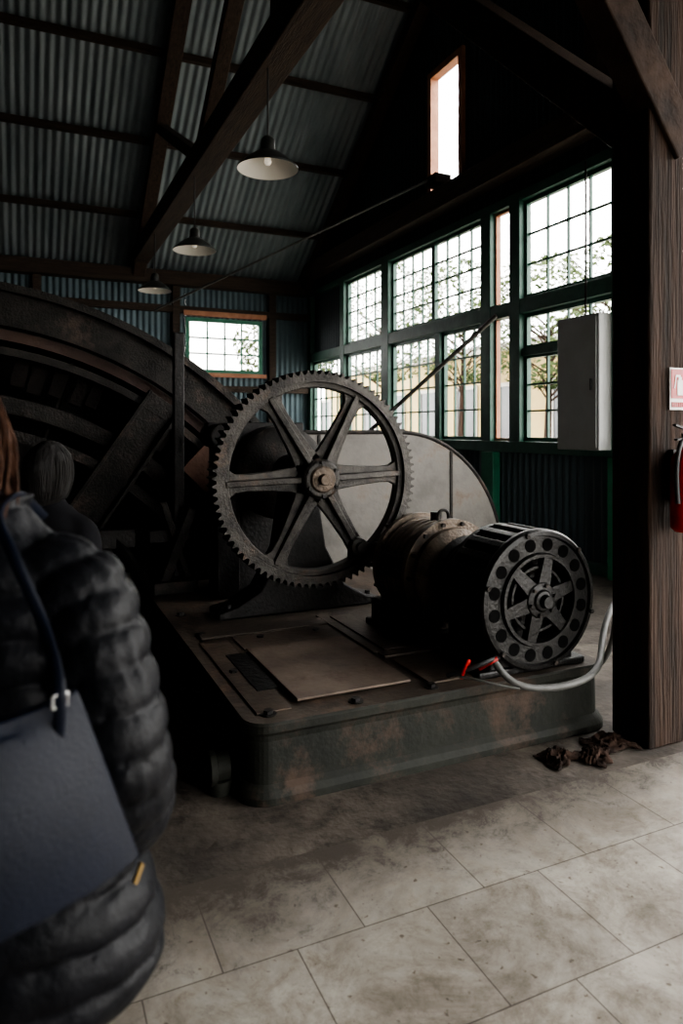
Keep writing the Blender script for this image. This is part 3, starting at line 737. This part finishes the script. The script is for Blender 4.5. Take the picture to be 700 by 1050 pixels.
def place(e,x,y,rot):
    e.location=(x,y,0);e.rotation_euler=(0,0,rot)
# --- woman in puffer coat
w1=empty('woman_in_puffer_coat')
mb=MB()
loftpath(mb,tors([(0.02,0.02,0.64,0.255,0.20),(0.02,0.02,0.70,0.278,0.21),(0.01,0.01,0.80,0.268,0.20),(0,0.01,0.92,0.225,0.175),(0,0.0,1.03,0.205,0.16),(0,0,1.16,0.205,0.155),(0,0,1.26,0.20,0.145),(0,0,1.345,0.155,0.118),(-0.01,0.0,1.39,0.105,0.095),(-0.015,0.005,1.44,0.09,0.09)]),110,0.066,0.016,20,1.0)
for s in (1,-1):
    pts=[(0.09*s,0,1.33),(0.165*s,0,1.27),(0.215*s,-0.02,1.15),(0.245*s,-0.03,1.03),(0.235*s,0.04,0.92),(0.19*s,0.12,0.84)]
    loftpath(mb,frame_path(pts,[0.07,0.088,0.086,0.084,0.076,0.058]),64,0.055,0.013,16,2.0+s)
coat=mb.out('puffer_coat',M_coat,w1,True)
r=coat.modifiers.new('r','REMESH');r.mode='VOXEL';r.voxel_size=0.0048;r.use_smooth_shade=True
sm=coat.modifiers.new('s','SMOOTH');sm.iterations=2;sm.factor=0.5
mb=MB()
for s in (1,-1):
    loftpath(mb,tors([(0.085*s,0.0,0.70,0.09,0.10),(0.09*s,0.0,0.5,0.075,0.08),(0.095*s,0.0,0.3,0.06,0.065),(0.095*s,0.0,0.12,0.05,0.055),(0.095*s,0,0.08,0.05,0.055)]),28,0,0,6)
mb.out('trousers',M_trous,w1,True)
mb=MB()
for s in (1,-1):
    loftpath(mb,[(Vector((0.095*s,-0.08,0.045)),0.03,0.04,X_,Z_),(Vector((0.095*s,-0.03,0.052)),0.043,0.05,X_,Z_),(Vector((0.10*s,0.06,0.042)),0.047,0.04,X_,Z_),(Vector((0.105*s,0.14,0.032)),0.044,0.03,X_,Z_),(Vector((0.105*s,0.18,0.022)),0.02,0.018,X_,Z_)],24,0,0,6)
mb.out('shoes',M_black,w1,True)
HX=-0.055
mb=MB();loftpath(mb,tors([(HX,0.0,1.37,0.055,0.055),(HX,0.005,1.45,0.05,0.05),(HX,0.01,1.50,0.05,0.055)]),24,0,0,5);mb.out('neck',M_skin,w1,True)
def hand(parent,tr_,s,m=M_skin):
    mb=MB()
    loftpath(mb,frame_path([tr_((0,0,0)),tr_((0,0.04,-0.01)),tr_((0,0.085,-0.02))],[0.026,0.034,0.03]),16,0,0,5)
    for k,(dx,l) in enumerate(((-0.027,0.062),(-0.009,0.072),(0.009,0.068),(0.026,0.054))):
        loftpath(mb,frame_path([tr_((dx,0.07,-0.018)),tr_((dx*1.1,0.07+l*0.5,-0.026)),tr_((dx*1.1,0.07+l*0.8,-0.045)),tr_((dx,0.07+l*0.85,-0.065))],[0.0095,0.009,0.008,0.0065]),10,0,0,4)
    loftpath(mb,frame_path([tr_((0.022*s,0.02,-0.01)),tr_((0.044*s,0.045,-0.02)),tr_((0.046*s,0.075,-0.034))],[0.012,0.0105,0.008]),10,0,0,4)
    return mb.out('hand_%d'%(s+2),m,parent,True)
for s in (1,-1):
    A=Matrix.Translation((0.18*s,0.14,0.84))@Matrix.Rotation(s*0.5,4,'Z')@Matrix.Rotation(-0.5,4,'X')
    hand(w1,lambda v,A=A:tuple(A@Vector(v)),-s)
tr=head(w1,HX,0.01,1.53,0.25,M_hairA,0.9,0.96)
ps=[]
for i in range(170):
    rx=0.082+0.02*random.random()
    a=random.uniform(PI*0.9,PI*2.15)
    x=HX+rx*math.cos(a);y_=-0.01+rx*math.sin(a)
    w_=random.uniform(0,6.28);p=[(HX+(x-HX)*0.75,y_*0.75+0.01,1.61)]
    for k in range(1,8):
        p.append((x+(x-HX)*0.06*k+0.009*math.sin(k*1.5+w_),y_-0.004*k+0.009*math.cos(k*1.5+w_),1.59-0.036*k))
    ps.append(p)
strands('long_hair_strands',ps,0.0024,M_hairA,w1)
mb=MB();mb.beam((0.285,-0.02,0.86),(0.280,-0.04,0.84),0.005,0.012);mb.out('pocket_zip',M_gold,w1)
CA=math.radians(24.4)
def c2w(l,d): return (d*math.sin(CA)+l*math.cos(CA),d*math.cos(CA)-l*math.sin(CA))
ROT=-CA-math.radians(4)
place(w1,*c2w(-0.60,1.15),ROT)
# --- tote bag
bag=empty('tote_bag')
BH=0.25
def bagv(u,v,side): 
    w=0.178-0.068*v; t=0.045*(1-v)**0.7+0.010
    bul=0.014*math.cos(u*PI/2)*math.sin(PI*min(1,v+0.1))
    return (u*w-0.012*v,side*(t*max(0,math.cos(u*PI/2*0.85))**0.5+bul),v*BH-0.012*math.sin(PI*(u+1)/2)*(1 if v>0.9 else 0))
n1,n2=24,16;vs=[];fs=[]
for side in(-1,1):
    for j in range(n2+1):
        for i in range(n1+1): vs.append(bagv(-1+2*i/n1,j/n2,side))
off=(n1+1)*(n2+1)
for s in (0,1):
    for j in range(n2):
        for i in range(n1):
            a=s*off+j*(n1+1)+i;fs.append((a,a+1,a+n1+2,a+n1+1))
for i in range(n1): fs.append((i,i+1,off+i+1,off+i));
for i in range(n1): 
    a=n2*(n1+1)+i;fs.append((a,a+1,off+a+1,off+a))
for j in range(n2):
    for i in(0,n1):
        a=j*(n1+1)+i;fs.append((a,a+n1+1,off+a+n1+1,off+a))
body=obj('body',vs,fs,M_navy,bag,True);b=body.modifiers.new('b','BEVEL');b.width=0.006;b.segments=3;b.limit_method='ANGLE'
body.data.set_sharp_from_angle(angle=math.radians(50))
bc=c2w(-0.425,0.87);brot=-CA+math.radians(46)
body.location=(bc[0],bc[1],0.95);body.rotation_euler=(0,0,brot)
def bw(x,y,z):
    c,s_=math.cos(brot),math.sin(brot);return (bc[0]+x*c-y*s_,bc[1]+x*s_+y*c,0.95+z)
def cw(l,d,z): return (*c2w(l,d),z)
def strap(name,pts,w,t,parent):
    mb=MB();P=[Vector(p) for p in pts];loft=[]
    vd=Vector((math.sin(CA-0.4),math.cos(CA-0.4),0))
    for i,p in enumerate(P):
        d=(P[min(i+1,len(P)-1)]-P[max(i-1,0)]).normalized();ax=d.cross(vd)
        ax=(ax if ax.length>0.2 else d.cross(Z_)).normalized();ay=d.cross(ax).normalized()
        if loft and loft[-1][3].dot(ax)<0: ax=-ax;ay=-ay
        loft.append((p,w,t,ax,ay))
    loftpath(mb,loft,12,0,0,8);mb.out(name,M_navy,parent,True)
strap('strap_front',[bw(0.065,-0.018,BH-0.05),bw(0.065,-0.02,BH+0.02),cw(-0.415,0.97,1.28),cw(-0.465,0.99,1.37),cw(-0.512,1.04,1.425),cw(-0.53,1.15,1.44),cw(-0.54,1.27,1.39)],0.008,0.003,bag)
strap('strap_back',[bw(-0.04,-0.022,BH-0.05),bw(-0.04,-0.022,BH+0.02),cw(-0.47,0.92,1.32),cw(-0.495,0.98,1.40),cw(-0.53,1.05,1.43),cw(-0.555,1.15,1.445),cw(-0.57,1.27,1.39)],0.008,0.003,bag)
for i,x in enumerate((0.065,-0.04)):
    P=[(x-0.010,-0.024,BH-0.008),(x-0.010,-0.024,BH+0.008),(x+0.010,-0.024,BH+0.008),(x+0.010,-0.024,BH-0.008),(x-0.010,-0.024,BH-0.008)]
    tube('ring_%d'%i,[bw(*p) for p in P],0.002,M_silver,bag,False)

# --- second visitor
w2=empty('woman_with_black_hair')
mb=MB()
loftpath(mb,tors([(0,0,0.62,0.18,0.14),(0,0,0.8,0.17,0.13),(0,0,0.95,0.15,0.12),(0,0,1.1,0.155,0.12),(0,0,1.18,0.15,0.11),(0,0,1.235,0.10,0.085),(0,0,1.27,0.06,0.06),(0,0,1.29,0.055,0.055)]),40,0,0,6)
for s in(1,-1):
    loftpath(mb,frame_path([(0.09*s,0,1.19),(0.145*s,0,1.14),(0.175*s,-0.01,0.98),(0.175*s,0.01,0.88),(0.16*s,0.06,0.72)],[0.05,0.058,0.048,0.044,0.036]),24,0,0,6)
c=mb.out('coat',M_coat2,w2,True);r=c.modifiers.new('r','REMESH');r.mode='VOXEL';r.voxel_size=0.012;r.use_smooth_shade=True
mb=MB()
for s in (1,-1): loftpath(mb,tors([(0.08*s,0,0.68,0.075,0.085),(0.08*s,0,0.45,0.06,0.065),(0.08*s,0,0.25,0.052,0.056),(0.08*s,0,0.07,0.042,0.05)]),24,0,0,6)
mb.out('trousers',M_trous,w2,True)
mb=MB()
for s in (1,-1): loftpath(mb,[(Vector((0.08*s,-0.07,0.04)),0.028,0.036,X_,Z_),(Vector((0.08*s,-0.02,0.05)),0.04,0.046,X_,Z_),(Vector((0.085*s,0.07,0.036)),0.042,0.034,X_,Z_),(Vector((0.09*s,0.16,0.022)),0.02,0.018,X_,Z_)],20,0,0,6)
mb.out('shoes',M_black,w2,True)
mb=MB();loftpath(mb,tors([(0,0,1.24,0.045,0.045),(0,0.0,1.30,0.042,0.042),(0,0.005,1.34,0.045,0.05)]),20,0,0,5);mb.out('neck',M_skin,w2,True)
for s in (1,-1):
    A=Matrix.Translation((0.16*s,0.055,0.735))@Matrix.Rotation(-1.2,4,'X')
    hand(w2,lambda v,A=A:tuple(A@Vector(v)),-s)
head(w2,0,0.01,1.375,0,M_hairB,0.12,0.95,1.05)
place(w2,*c2w(-1.13,2.7),-CA-math.radians(8))

# ------------------------------------------------------------------ exterior
g=obj('yard_ground',[(XW+0.2,-40,-0.15),(90,-40,-0.15),(90,90,-0.15),(XW+0.2,90,-0.15),(-60,YB+0.2,-0.15),(XW+0.2,YB+0.2,-0.15),(XW+0.2,90,-0.15),(-60,90,-0.15),(-60,-40,-0.15),(XW+0.2,-40,-0.15),(XW+0.2,YF-0.1,-0.15),(-60,YF-0.1,-0.15)],[(0,1,2,3),(4,5,6,7),(8,9,10,11)],M_gnd)
bl=empty('yellow_house')
box('walls',17,27,17,40,-0.15,4.6,M_yel,bl);box('cornice',16.8,27.2,16.8,40.2,4.6,4.9,M_wht,bl)
mb=MB()
for y in range(18,40,3):
    mb.box(16.95,17.02,y,y+1.3,0.9,3.2)
mb.out('windows',M_dglass,bl)
mb=MB()
for y in range(18,40,3):
    mb.box(16.9,16.96,y-0.15,y,0.8,3.35);mb.box(16.9,16.96,y+1.3,y+1.45,0.8,3.35);mb.box(16.9,16.96,y,y+1.3,3.2,3.35)
mb.out('surrounds',M_wht,bl)
hv=[];hf=[];n=40
for i in range(n+1):
    for j in range(n+1):
        x=30+i*1.2;y=5+j*1.8
        hv.append((x,y,-0.15+min(1,i/14)*(9.5+3.5*noise.noise(Vector((x*0.06,y*0.06,0))))+(0.9*noise.noise(Vector((x*0.6,y*0.6,2))) if i else 0)))
for i in range(n):
    for j in range(n):
        a=i*(n+1)+j;hf.append((a,a+1,a+n+2,a+n+1))
obj('hillside',hv,hf,M_hill,None,True)
def tree(name,x,y,h,r,seed):
    e=empty(name);mb=MB();mb.cyl((x,y,-0.15),(x+0.2,y,h*0.7),0.14,0.05,10);rnd=random.Random(seed)
    for k in range(30):
        z=h*rnd.uniform(0.35,0.7);th=rnd.uniform(0,2*PI);l=r*rnd.uniform(0.5,1.0)
        mb.cyl((x+0.1,y,z),(x+l*math.cos(th),y+l*math.sin(th),z+l*0.7),0.035,0.008,6)
    mb.out('trunk',M_woodZ,e,True)
    mb=MB()
    for k in range(4200):
        th=rnd.uniform(0,2*PI);z=rnd.uniform(-1,1);rr=r*rnd.random()**0.4*math.sqrt(1-z*z)
        c=Vector((x+rr*math.cos(th),y+rr*math.sin(th),h*0.72+z*h*0.3))
        if noise.noise(c*0.9)<-0.05: continue
        s=rnd.uniform(0.06,0.13)
        a=Vector((rnd.uniform(-1,1),rnd.uniform(-1,1),rnd.uniform(-1,1))).normalized();b=a.orthogonal().normalized()
        mb.add([c+a*s,c+b*s*0.6,c-a*s,c-b*s*0.6],[(0,1,2,3)])
    mb.out('foliage',M_leaf,e)
tree('garden_tree',12,9.0,5.6,2.0,1);tree('garden_tree.001',13.5,12.6,6.2,2.2,2);tree('garden_tree.002',14.2,16.5,6.6,2.3,3);tree('garden_tree.003',14.5,21.5,7.6,2.4,4);tree('garden_tree.004',8,22,6.2,1.8,5);tree('garden_tree.005',14.5,27,8.6,2.8,6)

# ------------------------------------------------------------------ world, camera
wd=bpy.data.worlds.new('World');S.world=wd;wd.use_nodes=True
bg=wd.node_tree.nodes['Background'];bg.inputs['Color'].default_value=(1.0,0.98,0.945,1);bg.inputs['Strength'].default_value=12.5
try: S.view_settings.look='AgX - Medium High Contrast'
except Exception as ex_: print(ex_)
cd=bpy.data.cameras.new('camera');cam=bpy.data.objects.new('camera',cd);COL.objects.link(cam);S.camera=cam
cd.sensor_fit='VERTICAL';cd.sensor_height=36;cd.sensor_width=24;cd.lens=716/1050*36;cd.shift_y=-85/1050
cam.location=(0,0,1.55);cam.rotation_euler=(PI/2,0,-CA);cd.clip_start=0.05;cd.clip_end=300
cd.dof.use_dof=True;cd.dof.focus_distance=4.0;cd.dof.aperture_fstop=2.8
